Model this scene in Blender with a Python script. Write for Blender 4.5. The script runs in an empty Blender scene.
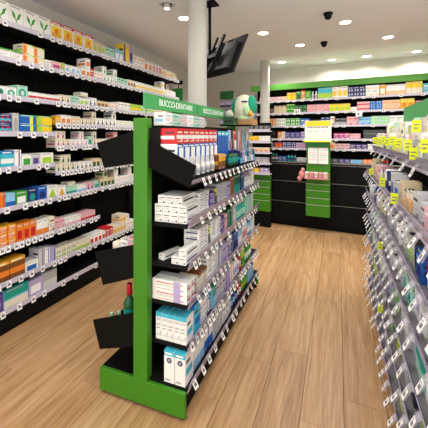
import bpy, math, random
from mathutils import Vector, Matrix
random.seed(7)
S = bpy.context.scene
COL = S.collection
R = math.radians

# ------------------------------------------------------------------ camera, world, exposure
YAW = math.atan(124 / 318)
cam_d = bpy.data.cameras.new('camera')
cam_d.sensor_width = 36
cam_d.lens = 36 * 318 / 428
cam_d.shift_y = -(214 - 136) / 428
cam_d.clip_start = 0.02
cam = bpy.data.objects.new('camera', cam_d)
cam.location = (0, 0, 1.5)
cam.rotation_euler = (R(90), 0, YAW)
COL.objects.link(cam)
S.camera = cam
W = bpy.data.worlds.new('world'); S.world = W; W.use_nodes = True
W.node_tree.nodes['Background'].inputs[0].default_value = (1.0, 0.985, 0.965, 1)
W.node_tree.nodes['Background'].inputs[1].default_value = 2.0
S.view_settings.view_transform = 'Standard'
S.view_settings.look = 'None'
S.view_settings.gamma = 1
S.view_settings.use_curve_mapping = False
S.view_settings.exposure = 0.08
S.cycles.max_bounces = 6
S.cycles.diffuse_bounces = 4
S.cycles.transparent_max_bounces = 12
S.cycles.caustics_reflective = False
S.cycles.caustics_refractive = False
S.cycles.sample_clamp_indirect = 6
LAMP_W = 8.6
LED_E = 14.0
CEIL = 2.76

# ------------------------------------------------------------------ materials
def lin(c):
    c = c.lstrip('#')
    v = [int(c[i:i + 2], 16) / 255 for i in (0, 2, 4)]
    return tuple(x / 12.92 if x <= .04045 else ((x + .055) / 1.055) ** 2.4 for x in v) + (1,)

MATS = {}
def mat(name, hexc, rough=.5, metal=0, var=0.0, noise=0.0, nscale=30, spec=.4, bump=0.0):
    if name in MATS: return MATS[name]
    m = bpy.data.materials.new(name); m.use_nodes = True
    nt = m.node_tree; b = nt.nodes['Principled BSDF']
    b.inputs['Roughness'].default_value = rough
    b.inputs['Metallic'].default_value = metal
    b.inputs['Specular IOR Level'].default_value = spec
    col = lin(hexc)
    b.inputs['Base Color'].default_value = col
    last = None
    if noise or var:
        hsv = nt.nodes.new('ShaderNodeHueSaturation'); hsv.inputs['Color'].default_value = col
        add = nt.nodes.new('ShaderNodeMath'); add.operation = 'ADD'; add.inputs[0].default_value = 1 - noise / 2 - var / 2; add.inputs[1].default_value = 0
        if noise:
            tc = nt.nodes.new('ShaderNodeTexCoord'); nz = nt.nodes.new('ShaderNodeTexNoise'); nz.inputs['Scale'].default_value = nscale
            nt.links.new(tc.outputs['Object'], nz.inputs['Vector'])
            mu = nt.nodes.new('ShaderNodeMath'); mu.operation = 'MULTIPLY_ADD'; mu.inputs[1].default_value = noise; mu.inputs[2].default_value = 1 - noise / 2 - var / 2
            nt.links.new(nz.outputs['Fac'], mu.inputs[0]); nt.links.new(mu.outputs[0], add.inputs[0])
            if bump:
                bp = nt.nodes.new('ShaderNodeBump'); bp.inputs['Strength'].default_value = bump
                nt.links.new(nz.outputs['Fac'], bp.inputs['Height']); nt.links.new(bp.outputs[0], b.inputs['Normal'])
        if var:
            oi = nt.nodes.new('ShaderNodeObjectInfo'); mv = nt.nodes.new('ShaderNodeMath'); mv.operation = 'MULTIPLY'; mv.inputs[1].default_value = var
            nt.links.new(oi.outputs['Random'], mv.inputs[0]); nt.links.new(mv.outputs[0], add.inputs[1])
        nt.links.new(add.outputs[0], hsv.inputs['Value']); nt.links.new(hsv.outputs[0], b.inputs['Base Color'])
    MATS[name] = m
    return m

def emit(name, hexc, e):
    m = bpy.data.materials.new(name); m.use_nodes = True
    b = m.node_tree.nodes['Principled BSDF']
    b.inputs['Base Color'].default_value = lin(hexc)
    b.inputs['Emission Color'].default_value = lin(hexc); b.inputs['Emission Strength'].default_value = e
    MATS[name] = m
    return m

def clear(name, hexc, alpha, rough=.15):
    m = mat(name, hexc, rough, spec=.6)
    m.node_tree.nodes['Principled BSDF'].inputs['Alpha'].default_value = alpha
    return m

PAL = dict(white='#f1efea', cream='#e9dfc9', beige='#d9c6a2', grey='#a9a7a5', silver='#c9c8cb', black='#1d1b1b', charcoal='#3b393b',
           green='#3f9a3a', lime='#a6cf3a', neon='#e2ef1c', teal='#1f9c8d', mint='#a9d9c2', aqua='#3fb6cf', sky='#8cc4e8',
           blue='#1f5fb4', navy='#24306f', purple='#5d4392', lilac='#b3a3cf', pink='#e58fae', rose='#e7b3b8', magenta='#b8397d',
           red='#c9252b', orange='#e8812a', yellow='#f2cf2b', amber='#e7a72a', brown='#7a4a26', darkgreen='#1f5a34', peach='#f0c39a')
def pal(n): return mat('print_' + n, PAL[n], .42, var=.08, noise=.06, nscale=60)

m_black = mat('black_laminate', '#0c0b0a', .6, noise=.25, nscale=14, spec=.12)
m_blackmetal = mat('black_powder_coat', '#100f0f', .7, noise=.2, nscale=80, spec=.15)
m_tray = mat('dark_brown_tray_board', '#0e0c0a', .7, spec=.1, noise=.2, nscale=20)
m_green = mat('leaf_green_paint', '#3c8016', .42, noise=.06, nscale=8)
m_sign = mat('sign_green_board', '#3f9a55', .5, noise=.06, nscale=12)
m_head = mat('header_green_board', '#5aa23f', .45, noise=.08, nscale=6)
m_wall = mat('painted_plaster', '#cfc9bf', .85, noise=.05, nscale=5, bump=.03)
m_ceil = mat('ceiling_plaster', '#efeff0', .9, noise=.04, nscale=3)
m_white = mat('white_paint', '#cbc9c2', .6, noise=.04, nscale=9)
m_strip = mat('mauve_grey_label_rail', '#c9c4d2', .35, noise=.12, nscale=40)
m_lip = clear('clear_plastic_lip', '#aea4c2', .78, .14)
m_tagw = mat('price_tag_card', '#f3f1ee', .5, var=.1)
m_tagk = mat('price_tag_print', '#77747a', .6)
m_hold = clear('clear_tag_holder', '#d4d0dc', .30, .1)
m_card = mat('corrugated_card', '#b98a5c', .8, noise=.2, nscale=70, bump=.1)
m_steel = mat('brushed_edge', '#9a968f', .35, metal=.7, noise=.2, nscale=50)
m_screen = mat('tv_plastic', '#100f12', .65, spec=.2, noise=.15, nscale=30)
m_clearpack = clear('clear_blister_plastic', '#dfe4e8', .16, .1)
m_letter = mat('white_lettering', '#f4f4f0', .5)

def wood():
    m = bpy.data.materials.new('oak_plank'); m.use_nodes = True
    nt = m.node_tree; b = nt.nodes['Principled BSDF']; b.inputs['Roughness'].default_value = .42; b.inputs['Specular IOR Level'].default_value = .35
    tc = nt.nodes.new('ShaderNodeTexCoord'); oi = nt.nodes.new('ShaderNodeObjectInfo')
    off = nt.nodes.new('ShaderNodeVectorMath'); off.operation = 'MULTIPLY_ADD'
    nt.links.new(oi.outputs['Random'], off.inputs[0]); off.inputs[1].default_value = (40, 70, 10)
    nt.links.new(tc.outputs['Object'], off.inputs[2])
    mp = nt.nodes.new('ShaderNodeMapping'); mp.inputs['Scale'].default_value = (16, .9, 1)
    nt.links.new(off.outputs[0], mp.inputs['Vector'])
    n1 = nt.nodes.new('ShaderNodeTexNoise'); n1.inputs['Scale'].default_value = 2.2; n1.inputs['Detail'].default_value = 6; n1.inputs['Distortion'].default_value = .6
    nt.links.new(mp.outputs[0], n1.inputs['Vector'])
    mp2 = nt.nodes.new('ShaderNodeMapping'); mp2.inputs['Scale'].default_value = (70, 2.0, 1)
    nt.links.new(off.outputs[0], mp2.inputs['Vector'])
    n2 = nt.nodes.new('ShaderNodeTexNoise'); n2.inputs['Scale'].default_value = 3; n2.inputs['Detail'].default_value = 4
    nt.links.new(mp2.outputs[0], n2.inputs['Vector'])
    mx = nt.nodes.new('ShaderNodeMath'); mx.operation = 'MULTIPLY_ADD'; mx.inputs[1].default_value = .45
    nt.links.new(n2.outputs['Fac'], mx.inputs[0])
    m3 = nt.nodes.new('ShaderNodeMath'); m3.operation = 'MULTIPLY'; m3.inputs[1].default_value = .55
    nt.links.new(n1.outputs['Fac'], m3.inputs[0]); nt.links.new(m3.outputs[0], mx.inputs[2])
    m4 = nt.nodes.new('ShaderNodeMath'); m4.operation = 'MULTIPLY_ADD'; m4.inputs[1].default_value = .10
    nt.links.new(oi.outputs['Random'], m4.inputs[0]); nt.links.new(mx.outputs[0], m4.inputs[2])
    cr = nt.nodes.new('ShaderNodeValToRGB')
    e = cr.color_ramp.elements; e[0].position = .36; e[0].color = lin('#8b6743'); e[1].position = .74; e[1].color = lin('#c5a27c')
    x = cr.color_ramp.elements.new(.54); x.color = lin('#ab845a')
    nt.links.new(m4.outputs[0], cr.inputs[0]); nt.links.new(cr.outputs[0], b.inputs['Base Color'])
    bp = nt.nodes.new('ShaderNodeBump'); bp.inputs['Strength'].default_value = .05
    nt.links.new(mx.outputs[0], bp.inputs['Height']); nt.links.new(bp.outputs[0], b.inputs['Normal'])
    return m
m_wood = wood()

# ------------------------------------------------------------------ mesh helpers
class MB:
    def __init__(s): s.v = []; s.f = []; s.m = []; s.mats = []
    def mi(s, m):
        if m not in s.mats: s.mats.append(m)
        return s.mats.index(m)
    def face(s, pts, m):
        i = len(s.v); s.v += [tuple(p) for p in pts]; s.f.append(tuple(range(i, i + len(pts)))); s.m.append(s.mi(m))
    def prism(s, poly, axis, a, b, m):
        """closed polygon (two other axes, in x,y,z order) pushed from a to b along axis"""
        def P(p, t):
            q = list(p); q.insert(axis, t); return tuple(q)
        i = len(s.v); n = len(poly)
        s.v += [P(p, a) for p in poly] + [P(p, b) for p in poly]
        k = s.mi(m)
        area = sum(poly[j][0] * poly[(j + 1) % n][1] - poly[(j + 1) % n][0] * poly[j][1] for j in range(n))
        flip = (area > 0) ^ (axis == 1) ^ (b < a)
        fs = [tuple(range(i, i + n))[::-1], tuple(range(i + n, i + 2 * n))]
        fs += [(i + j, i + (j + 1) % n, i + n + (j + 1) % n, i + n + j) for j in range(n)]
        if not flip: fs = [f[::-1] for f in fs]
        s.f += fs; s.m += [k] * len(fs)
        return s
    def box(s, x0, x1, y0, y1, z0, z1, m):
        return s.prism([(x0, y0), (x1, y0), (x1, y1), (x0, y1)], 2, z0, z1, m)
    def lathe(s, prof, n, mfun, cx=0, cy=0):
        i = len(s.v)
        for r, z in prof:
            for k in range(n):
                t = 2 * math.pi * k / n; s.v.append((cx + r * math.cos(t), cy + r * math.sin(t), z))
        for j in range(len(prof) - 1):
            k_ = s.mi(mfun((prof[j][1] + prof[j + 1][1]) / 2) if callable(mfun) else mfun)
            for k in range(n):
                a = i + j * n + k; b = i + j * n + (k + 1) % n
                s.f.append((a, b, b + n, a + n)); s.m.append(k_)
        return s
    def tube(s, p, q, r, n, m):
        p, q = Vector(p), Vector(q); d = (q - p).normalized()
        a = d.orthogonal().normalized(); b = d.cross(a)
        i = len(s.v)
        for c in (p, q):
            for k in range(n):
                t = 2 * math.pi * k / n; s.v.append(tuple(c + a * r * math.cos(t) + b * r * math.sin(t)))
        k_ = s.mi(m)
        for k in range(n): s.f.append((i + k, i + (k + 1) % n, i + n + (k + 1) % n, i + n + k)); s.m.append(k_)
        s.f.append(tuple(range(i, i + n))[::-1]); s.f.append(tuple(range(i + n, i + 2 * n))); s.m += [k_, k_]
        return s
    def mesh(s, name, smooth=False):
        me = bpy.data.meshes.new(name); me.from_pydata(s.v, [], s.f)
        for m in s.mats: me.materials.append(m)
        me.polygons.foreach_set('material_index', s.m)
        if smooth: me.polygons.foreach_set('use_smooth', [True] * len(s.f))
        me.update(); return me
    def build(s, name, parent=None, smooth=False, loc=None, rz=0, bevel=0):
        o = link(name, s.mesh(name, smooth), parent, loc, rz)
        if bevel:
            bv = o.modifiers.new('bevel', 'BEVEL'); bv.width = bevel; bv.segments = 2; bv.limit_method = 'ANGLE'
        return o

def link(name, data, parent=None, loc=None, rz=0):
    o = bpy.data.objects.new(name, data); COL.objects.link(o)
    if parent: o.parent = parent
    if loc: o.location = loc
    if rz: o.rotation_euler = (0, 0, rz)
    return o
def tag(o, label, cat, group=None, kind=None):
    o['label'] = label
    if cat: o['category'] = cat
    if group: o['group'] = group
    if kind: o['kind'] = kind
    n = len(label.split()); assert 4 <= n <= 16, (n, label)
    return o
def thing(name, label, cat, loc=(0, 0, 0), rz=0, group=None):
    return tag(link(name, None, None, loc, rz), label, cat, group)
def struct(o): o['kind'] = 'structure'; return o

# ------------------------------------------------------------------ room shell
BTH = R(6.5)                                  # the drawer wall stands slightly askew
BU = Vector((math.cos(BTH), -math.sin(BTH), 0)); BN = Vector((math.sin(BTH), math.cos(BTH), 0))
BO = Vector((-1.30, 5.45, 0))                 # left end of the drawer fronts, on the floor
WX = -2.66
mb = MB(); mb.box(-3.2, 3.2, -1.2, 7.2, -.06, -.012, m_blackmetal); floor = struct(mb.build('floor'))
mb = MB(); mb.box(-3.2, 3.2, -1.2, 7.2, CEIL, CEIL + .1, m_ceil); struct(mb.build('ceiling'))
mb = MB(); mb.box(WX - .12, WX, -1.2, 6.6, 0, CEIL, m_wall); struct(mb.build('wall_left'))
mb = MB(); mb.box(2.4, 2.52, 3.2, 6.4, 0, CEIL, m_wall); struct(mb.build('wall_right'))  # unseen wall, cut short so world light reaches the ceiling
mb = MB(); mb.box(-1.75, 4.2, .62, .74, 0, CEIL, m_wall); struct(mb.build('wall_back', None, loc=BO, rz=-BTH))

# planks: 22 cm wide, joints staggered
PW, PL = .22, 1.32
pm = MB(); g = .0007
pm.prism([(-PW / 2 + g, -.012), (PW / 2 - g, -.012), (PW / 2 - g, -.0015), (PW / 2 - g - .0015, 0), (-PW / 2 + g + .0015, 0), (-PW / 2 + g, -.0015)], 1, -PL / 2 + g, PL / 2 - g, m_wood)
plank_me = pm.mesh('plank')
k0 = 0
for i in range(-11, 13):
    x = -.41 + PW / 2 + i * PW
    st = {0: 2.25, 2: 1.95, 1: 3.05}.get(i, (i * .47 + random.uniform(-.1, .1)) % PL)
    st -= math.ceil((st + .6) / PL) * PL
    y = st
    while y < 6.0:
        if not (x < -2.45 and y > 0):
            link('plank', plank_me, floor, (x, y + PL / 2, 0))
        y += PL

# ------------------------------------------------------------------ ceiling lamps
ring = MB()
ring.lathe([(.060, 0), (.072, 0), (.074, -.006), (.066, -.009), (.060, -.004), (.060, .0)], 20, m_white)
ring_me = ring.mesh('trim_ring', True)
dm = MB(); dm.face([(.060 * math.cos(t * math.pi / 10), -.060 * math.sin(t * math.pi / 10), -.0035) for t in range(20)], emit('lamp_lens_glow', '#fff3e0', LED_E))
lens_me = dm.mesh('lens')
def downlight(x, y):
    t = thing('downlight', 'round white recessed ceiling downlight, lit', 'light', (x, y, CEIL), 0, 'recessed ceiling downlights')
    link('trim_ring', ring_me, t); link('lens', lens_me, t)
    l = bpy.data.lights.new('downlight_beam', 'AREA'); l.shape = 'DISK'; l.size = .11; l.energy = LAMP_W; l.color = (1, .965, .92); l.spread = R(150)
    o = link('beam', l, t, (0, 0, -.012))
for x, y in [(-1.53, 3.05), (-.854, 3.84), (-.49, 4.535), (.073, 3.80), (.593, 4.575), (-.093, 5.60), (.426, 5.54), (1.09, 5.50), (-.889, 5.466),
             (-1.62, 1.5), (-.25, 2.45), (1.2, 2.6), (-.25, 1.1), (1.2, 1.0), (-1.6, 0.1), (-.25, -.4), (1.2, -.4), (1.25, 4.1), (-1.75, 4.5)]:  # unseen lamps on this line, added to light the shop
    downlight(x, y)
# a white gimbal spot in front of the column
t = thing('gimbal_spotlight', 'small white swivel spotlight on ceiling beside the round column', 'light', (-1.52, 2.665, CEIL))
mb = MB(); mb.lathe([(0, 0), (.07, 0), (.075, -.006), (.06, -.012), (.05, -.004), (.048, 0)], 18, m_white); mb.build('mount_plate', t, True)
mb = MB(); mb.lathe([(.0, -.045), (.026, -.045), (.03, -.02), (.03, 0)], 14, m_white); mb.lathe([(.024, -.0455), (0, -.0456)], 14, MATS['lamp_lens_glow']); mb.build('lamp_head', t, True)
for x, y, w in [(-.095, 3.46, 'ahead of the row of downlights'), (-.175, 4.507, 'between two downlights')]:
    t = thing('ceiling_camera', 'small black dome camera on ceiling ' + w, 'camera', (x, y, CEIL))
    mb = MB(); mb.lathe([(0, 0), (.045, 0), (.045, -.018), (.034, -.022), (0, -.022)], 16, m_blackmetal); mb.build('mount', t, True)
    mb = MB(); mb.lathe([(.034, -.02), (.036, -.04), (.028, -.058), (.012, -.068), (0, -.07)], 16, m_screen); mb.build('dome', t, True)

# ------------------------------------------------------------------ columns and screen
def column(x, y, r, label):
    mb = MB(); mb.lathe([(r, .0), (r, CEIL)], 40, mat('column_paint', '#bbb8b0', .7, noise=.04, nscale=7))
    t = thing('column', label, 'column', (x, y, 0)); mb.build('shaft', t, True)
    mb = MB(); mb.lathe([(r + .004, 0), (r + .004, .06), (r, .062)], 40, m_white); mb.build('foot_collar', t, True)
column(-1.107, 2.45, .080, 'slim round white column rising behind the green hanging sign')
column(-1.153, 5.335, .078, 'slim round white column in front of the black drawers')

tv = thing('ceiling_television', 'black flat television seen from behind on a ceiling pole', 'television', (-1.135, 2.80, CEIL))
def tvpart(mb, name, smooth=False): return mb.build(name, tv, smooth)
mb = MB(); mb.box(-.07, .07, -.07, .07, -.012, 0, m_screen); tvpart(mb, 'ceiling_plate')
mb = MB(); mb.tube((0, 0, -.012), (0, 0, -.50), .014, 12, m_screen); tvpart(mb, 'pole', True)
cy_, tl_, ro_ = -.61, .427, -.022
M = Matrix.Translation(Vector((-1.055, 2.80, 2.224)) - Vector((-1.135, 2.80, CEIL))) @ Matrix.Rotation(cy_, 4, 'Z') @ Matrix.Rotation(-tl_, 4, 'X') @ Matrix.Rotation(-ro_, 4, 'Y')
def tvbuild(mb, name):
    o = mb.build(name, tv); o.matrix_local = M; return o
mb = MB(); mb.box(-.34, .34, 0, .022, -.19, .19, m_screen); o = tvbuild(mb, 'panel')
bz = o.modifiers.new('bevel', 'BEVEL'); bz.width = .006; bz.segments = 2
mb = MB(); mb.prism([(-.27, -.15), (.27, -.15), (.25, .13), (-.25, .13)], 1, -.028, 0, mat('tv_back_shell', '#19181b', .7, noise=.2, nscale=20)); tvbuild(mb, 'back_shell')
mb = MB(); mb.box(-.12, -.09, -.05, -.028, -.16, .24, m_blackmetal); tvbuild(mb, 'bracket_rail')
mb = MB(); mb.box(.0, .03, -.05, -.028, -.16, .24, m_blackmetal); tvbuild(mb, 'bracket_rail')
mb = MB(); mb.box(-.16, .07, -.07, -.05, -.03, .03, m_blackmetal); tvbuild(mb, 'mount_plate')
mb = MB(); mb.box(-.20, -.10, -.036, -.028, -.12, -.06, mat('socket_panel', '#8f8a72', .4, noise=.3, nscale=40)); tvbuild(mb, 'socket_panel')

# ------------------------------------------------------------------ price tags and shelves
def tag_mesh(w, h, name, tilt=.25):
    mb = MB(); c, s_ = math.cos(tilt), math.sin(tilt)
    def P(x, z, o=0): return (x, -z * -s_ * 1 - o * c, z * c)      # leans outwards at the foot
    def Q(x0, x1, z0, z1, m, o): mb.face([P(x0, z0, o), P(x1, z0, o), P(x1, z1, o), P(x0, z1, o)], m)
    Q(-w / 2, w / 2, -h, 0, m_tagw, .0012)
    mb.face([P(-w / 2, 0, 0), P(w / 2, 0, 0), P(w / 2, -h, 0), P(-w / 2, -h, 0)], m_tagw)
    for a, b in (((-w / 2, 0), (w / 2, 0)), ((w / 2, 0), (w / 2, -h)), ((w / 2, -h), (-w / 2, -h)), ((-w / 2, -h), (-w / 2, 0))):
        mb.face([P(*a, .0012), P(*b, .0012), P(*b, 0), P(*a, 0)], m_tagw)
    Q(-w * .30, w * .30, -h * .72, -h * .34, m_tagk, .0016)
    Q(-w * .38, w * .05, -h * .24, -h * .14, m_tagk, .0016)
    return mb.mesh(name)
TAG_S = tag_mesh(.040, .047, 'price_tag', .12)
TAG_G = tag_mesh(.036, .044, 'price_tag', .35)
TAG_B = tag_mesh(.045, .035, 'price_tag', .1)

def shelf(rack, x0, x1, z, depth, y0=0.0, thick=.022, rail=m_strip, rail_h=.034, rail_z=-.012, lean=0.0, tags=None, tagmesh=None, body=m_blackmetal, lipname='label_rail', tagdrop=0.006):
    """a board with a front rail and its tags; top of the board at z"""
    mb = MB(); mb.box(x0, x1, y0, y0 + depth, -thick, 0, body)
    sh = mb.build('shelf', rack, loc=(0, 0, z))
    mb = MB()
    mb.prism([(y0 - .003, rail_z - .006), (y0, rail_z - .006), (y0 - lean, rail_z + rail_h), (y0 - lean - .004, rail_z + rail_h)], 0, x0, x1, rail)
    mb.build(lipname, sh)
    if tags:
        for tx in tags:
            o = link('price_tag', tagmesh, sh, (tx, y0 - .006 - lean, rail_z + rail_h - tagdrop))
            o.rotation_euler = (random.uniform(-.06, .06), random.uniform(-.03, .03), random.uniform(-.10, .10))
    return sh
def tagrow(a, b, step, jit=.3, skip=.12):
    out = []; x = a + step / 2
    while x < b - .02:
        if random.random() > skip: out.append(x + random.uniform(-jit, jit) * step * .5)
        x += step
    return out

# ------------------------------------------------------------------ products
WORDS = dict(leaf='leaf print', oval='oval', band='band', top='top edge', foot='lower half', left='side panel', tri='triangle', text='lettering',
             dots='dots', stripe='upright stripe', ring='ring', cap='upper half', block='block', figure='figure print', panel='panel', spot='spot')
MESHC = {}
def decal(mb, pts, m, w, h, yf): mb.face([(p[0] * w - w / 2, yf, p[1] * h) for p in pts], m)
def paint(mb, base, ops, w, d, h):
    rects = []; polys = []
    for op, c in ops:
        if op == 'band': rects.append((0, 1, .32, .58, c))
        elif op == 'top': rects.append((0, 1, .84, 1, c))
        elif op == 'cap': rects.append((0, 1, .52, 1, c))
        elif op == 'foot': rects.append((0, 1, 0, .45, c))
        elif op == 'left': rects.append((0, .32, 0, 1, c))
        elif op == 'stripe': rects.append((.62, .82, 0, 1, c))
        elif op == 'block': rects.append((.14, .86, .2, .66, c))
        elif op == 'panel': rects += [(.07, .93, .10, .76, 'yellow'), (.07, .93, .10, .4, c)]; polys.append(([(.5 + .2 * math.cos(t * math.pi / 4), .5 + .15 * math.sin(t * math.pi / 4)) for t in range(8)], 'orange'))
        elif op == 'text': rects += [(.12, .88, .70, .80, c), (.12, .62, .14, .19, c)]
        elif op == 'dots':
            for a in (.28, .72):
                for b in (.3, .68): polys.append(([(a + .13 * math.cos(t * math.pi / 3), b + .13 * math.sin(t * math.pi / 3)) for t in range(6)], c))
        elif op == 'oval': polys.append(([(.5 + .33 * math.cos(t * math.pi / 5), .45 + .26 * math.sin(t * math.pi / 5)) for t in range(10)], c))
        elif op == 'ring':
            polys.append(([(.5 + .36 * math.cos(t * math.pi / 5), .45 + .34 * math.sin(t * math.pi / 5)) for t in range(10)], c))
            polys.append(([(.5 + .2 * math.cos(t * math.pi / 4), .45 + .19 * math.sin(t * math.pi / 4)) for t in range(8)], 'white'))
        elif op == 'spot':
            polys.append(([(.5 + .26 * math.cos(t * math.pi / 5), .70 + .09 * math.sin(t * math.pi / 5)) for t in range(10)], c)); polys.append(([(.5 + .15 * math.cos(t * math.pi / 4), .70 + .055 * math.sin(t * math.pi / 4)) for t in range(8)], 'white'))
        elif op == 'tri': polys.append(([(.12, .14), (.88, .14), (.5, .82)], c))
        elif op == 'figure':
            polys.append(([(.36, .12), (.66, .12), (.72, .45), (.5, .62), (.3, .42)], c)); polys.append(([(.5 + .12 * math.cos(t * math.pi / 3), .7 + .09 * math.sin(t * math.pi / 3)) for t in range(6)], c))
        elif op == 'leaf':
            polys.append(([(.5, .3), (.72, .42), (.86, .72), (.62, .62)], c)); polys.append(([(.48, .3), (.42, .6), (.16, .78), (.24, .48)], c)); polys.append(([(.47, .12), (.53, .12), (.53, .36), (.47, .36)], c))
    names = [o for o, _ in ops]
    if w * h > .0016:
        ink = 'grey' if base in ('white', 'cream', 'silver', 'beige', 'mint', 'rose', 'sky', 'lilac', 'peach', 'yellow', 'neon', 'lime') else 'silver'
        if 'text' not in names: rects += [(.1, .58, .06, .11, ink), (.1, .8, .88, .94, ink if 'top' not in names else 'white')]
        else: rects += [(.12, .7, .40, .45, ink), (.12, .8, .52, .57, ink), (.66, .9, .12, .30, ops[-1][1])]
    xs = sorted({0, 1} | {r[0] for r in rects} | {r[1] for r in rects}); zs = sorted({0, 1} | {r[2] for r in rects} | {r[3] for r in rects})
    for i in range(len(xs) - 1):
        for j in range(len(zs) - 1):
            c = base; mx, mz = (xs[i] + xs[i + 1]) / 2, (zs[j] + zs[j + 1]) / 2
            for r in rects:
                if r[0] <= mx <= r[1] and r[2] <= mz <= r[3]: c = r[4]
            mb.face([(xs[i] * w - w / 2, 0, zs[j] * h), (xs[i + 1] * w - w / 2, 0, zs[j] * h), (xs[i + 1] * w - w / 2, 0, zs[j + 1] * h), (xs[i] * w - w / 2, 0, zs[j + 1] * h)], pal(c))
    for pts, c in polys: decal(mb, pts, pal(c), w, h, -.0004)
def carton_mesh(base, ops, w, d, h):
    key = ('c', base, ops, round(w, 4), round(d, 4), round(h, 4))
    if key in MESHC: return MESHC[key]
    mb = MB(); paint(mb, base, ops, w, d, h)
    x = w / 2; tc = dict(ops).get('top') or dict(ops).get('cap') or base
    sc = base
    mb.face([(x, 0, 0), (x, d, 0), (x, d, h), (x, 0, h)], pal(sc)); mb.face([(-x, d, 0), (-x, 0, 0), (-x, 0, h), (-x, d, h)], pal(sc))
    mb.face([(x, d, 0), (-x, d, 0), (-x, d, h), (x, d, h)], pal(base)); mb.face([(-x, 0, h), (x, 0, h), (x, d, h), (-x, d, h)], pal(tc)); mb.face([(-x, d, 0), (x, d, 0), (x, 0, 0), (-x, 0, 0)], pal(base))
    # printed flank: a coloured strip and a line of text on both sides
    if ops:
        c = ops[0][1]
        for s_ in (-1, 1):
            q = [(s_ * (x + .0004), d * .12, h * .3), (s_ * (x + .0004), d * .88, h * .3), (s_ * (x + .0004), d * .88, h * .52), (s_ * (x + .0004), d * .12, h * .52)]
            mb.face(q if s_ > 0 else q[::-1], pal(c))
            q = [(s_ * (x + .0004), d * .12, h * .66), (s_ * (x + .0004), d * .6, h * .66), (s_ * (x + .0004), d * .6, h * .76), (s_ * (x + .0004), d * .12, h * .76)]
            mb.face(q if s_ > 0 else q[::-1], pal('charcoal' if c != 'charcoal' else 'grey'))
    MESHC[key] = mb.mesh('carton'); return MESHC[key]
def bottle_mesh(base, ops, w, d, h):
    key = ('b', base, ops, round(w, 4), round(h, 4))
    if key in MESHC: return MESHC[key]
    r = w * .46; c = ops[0][1] if ops else 'white'; capc = ops[1][1] if len(ops) > 1 else c
    def mf(z): return pal(capc) if z > h * .78 else (pal(c) if h * .2 < z < h * .52 else pal(base))
    mb = MB(); mb.lathe([(0, 0), (r * .94, 0), (r, h * .04), (r, h * .2), (r, h * .52), (r, h * .6), (r * .8, h * .68), (r * .42, h * .73), (r * .4, h * .78), (r * .5, h * .785), (r * .48, h * .98), (r * .4, h), (0, h)], 12, mf, 0, r)
    MESHC[key] = mb.mesh('bottle', True); return MESHC[key]
def tube_mesh(base, ops, w, d, h):
    key = ('t', base, ops, round(w, 4), round(h, 4))
    if key in MESHC: return MESHC[key]
    c = ops[0][1] if ops else 'white'; mb = MB(); r = w * .36
    rings = [(r * .75, r * .75, 0, 'white'), (r * .75, r * .75, h * .13, 'white'), (r, r, h * .16, base), (r * 1.05, r * .85, h * .4, c), (r * 1.1, r * .6, h * .62, base), (r * 1.22, r * .08, h * .97, base), (r * 1.22, r * .06, h, c)]
    n = 12; i0 = 0
    for a, b, z, _ in rings:
        for k in range(n):
            t = 2 * math.pi * k / n; mb.v.append((a * math.cos(t), r + b * math.sin(t), z))
    for j in range(len(rings) - 1):
        mi = mb.mi(pal(rings[j][3]))
        for k in range(n): mb.f.append((j * n + k, j * n + (k + 1) % n, (j + 1) * n + (k + 1) % n, (j + 1) * n + k)); mb.m.append(mi)
    mb.f.append(tuple(range((len(rings) - 1) * n, len(rings) * n))); mb.m.append(mb.mi(pal(c)))
    MESHC[key] = mb.mesh('tube', True); return MESHC[key]
def blister_mesh(base, ops, w, d, h):
    """printed backing card with a clear bubble on its lower half and a euro slot tab"""
    key = ('k', base, ops, round(w, 4), round(h, 4))
    if key in MESHC: return MESHC[key]
    mb = MB(); t = .003; y = .014
    mb2 = MB(); paint(mb2, base, ops, w, t, h)
    for f, mi in zip(mb2.f, mb2.m): mb.face([(mb2.v[k][0], mb2.v[k][1] + y, mb2.v[k][2]) for k in f], mb2.mats[mi])
    x = w / 2
    mb.face([(x, y + t, 0), (-x, y + t, 0), (-x, y + t, h), (x, y + t, h)], pal(base))
    for a, b in (((-x, 0), (-x, h)), ((x, h), (x, 0)), ((-x, h), (x, h)), ((x, 0), (-x, 0))):
        mb.face([(a[0], y, a[1]), (a[0], y + t, a[1]), (b[0], y + t, b[1]), (b[0], y, b[1])], pal(base))
    b0, b1, z0, z1 = -x * .72, x * .72, h * .08, h * .66
    mb.prism([(b0, y - .0002), (b0 * .85, 0), (b1 * .85, 0), (b1, y - .0002)], 2, z0, z1, m_clearpack)
    c = ops[0][1] if ops else 'blue'
    mb.box(-x * .18, x * .18, .003, y - .001, z0 + .005, z1 - .005, pal(c))
    MESHC[key] = mb.mesh('blister_pack'); return MESHC[key]
KIND = dict(c=(carton_mesh, 'medicine_carton', 'carton', 'carton'), b=(bottle_mesh, 'bottle', 'bottle', 'bottle'), t=(tube_mesh, 'cream_tube', 'tube', 'tube'), k=(blister_mesh, 'blister_pack', 'blister pack', 'blister pack'))
def parse(code):
    """'c white leaf:green text:grey' -> kind letter, base colour, operations"""
    p = code.split(); adj = ''
    if p[0] in ('tall', 'flat', 'small', 'large', 'long', 'wide'): adj = p[0] + ' '; p = p[1:]
    ops = tuple(tuple(x.split(':')) for x in p[2:])
    return adj, p[0], p[1], ops
CN = dict(neon='neon yellow', sky='pale blue', aqua='bright blue', rose='pale pink', mint='pale green', darkgreen='dark green')
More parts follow.
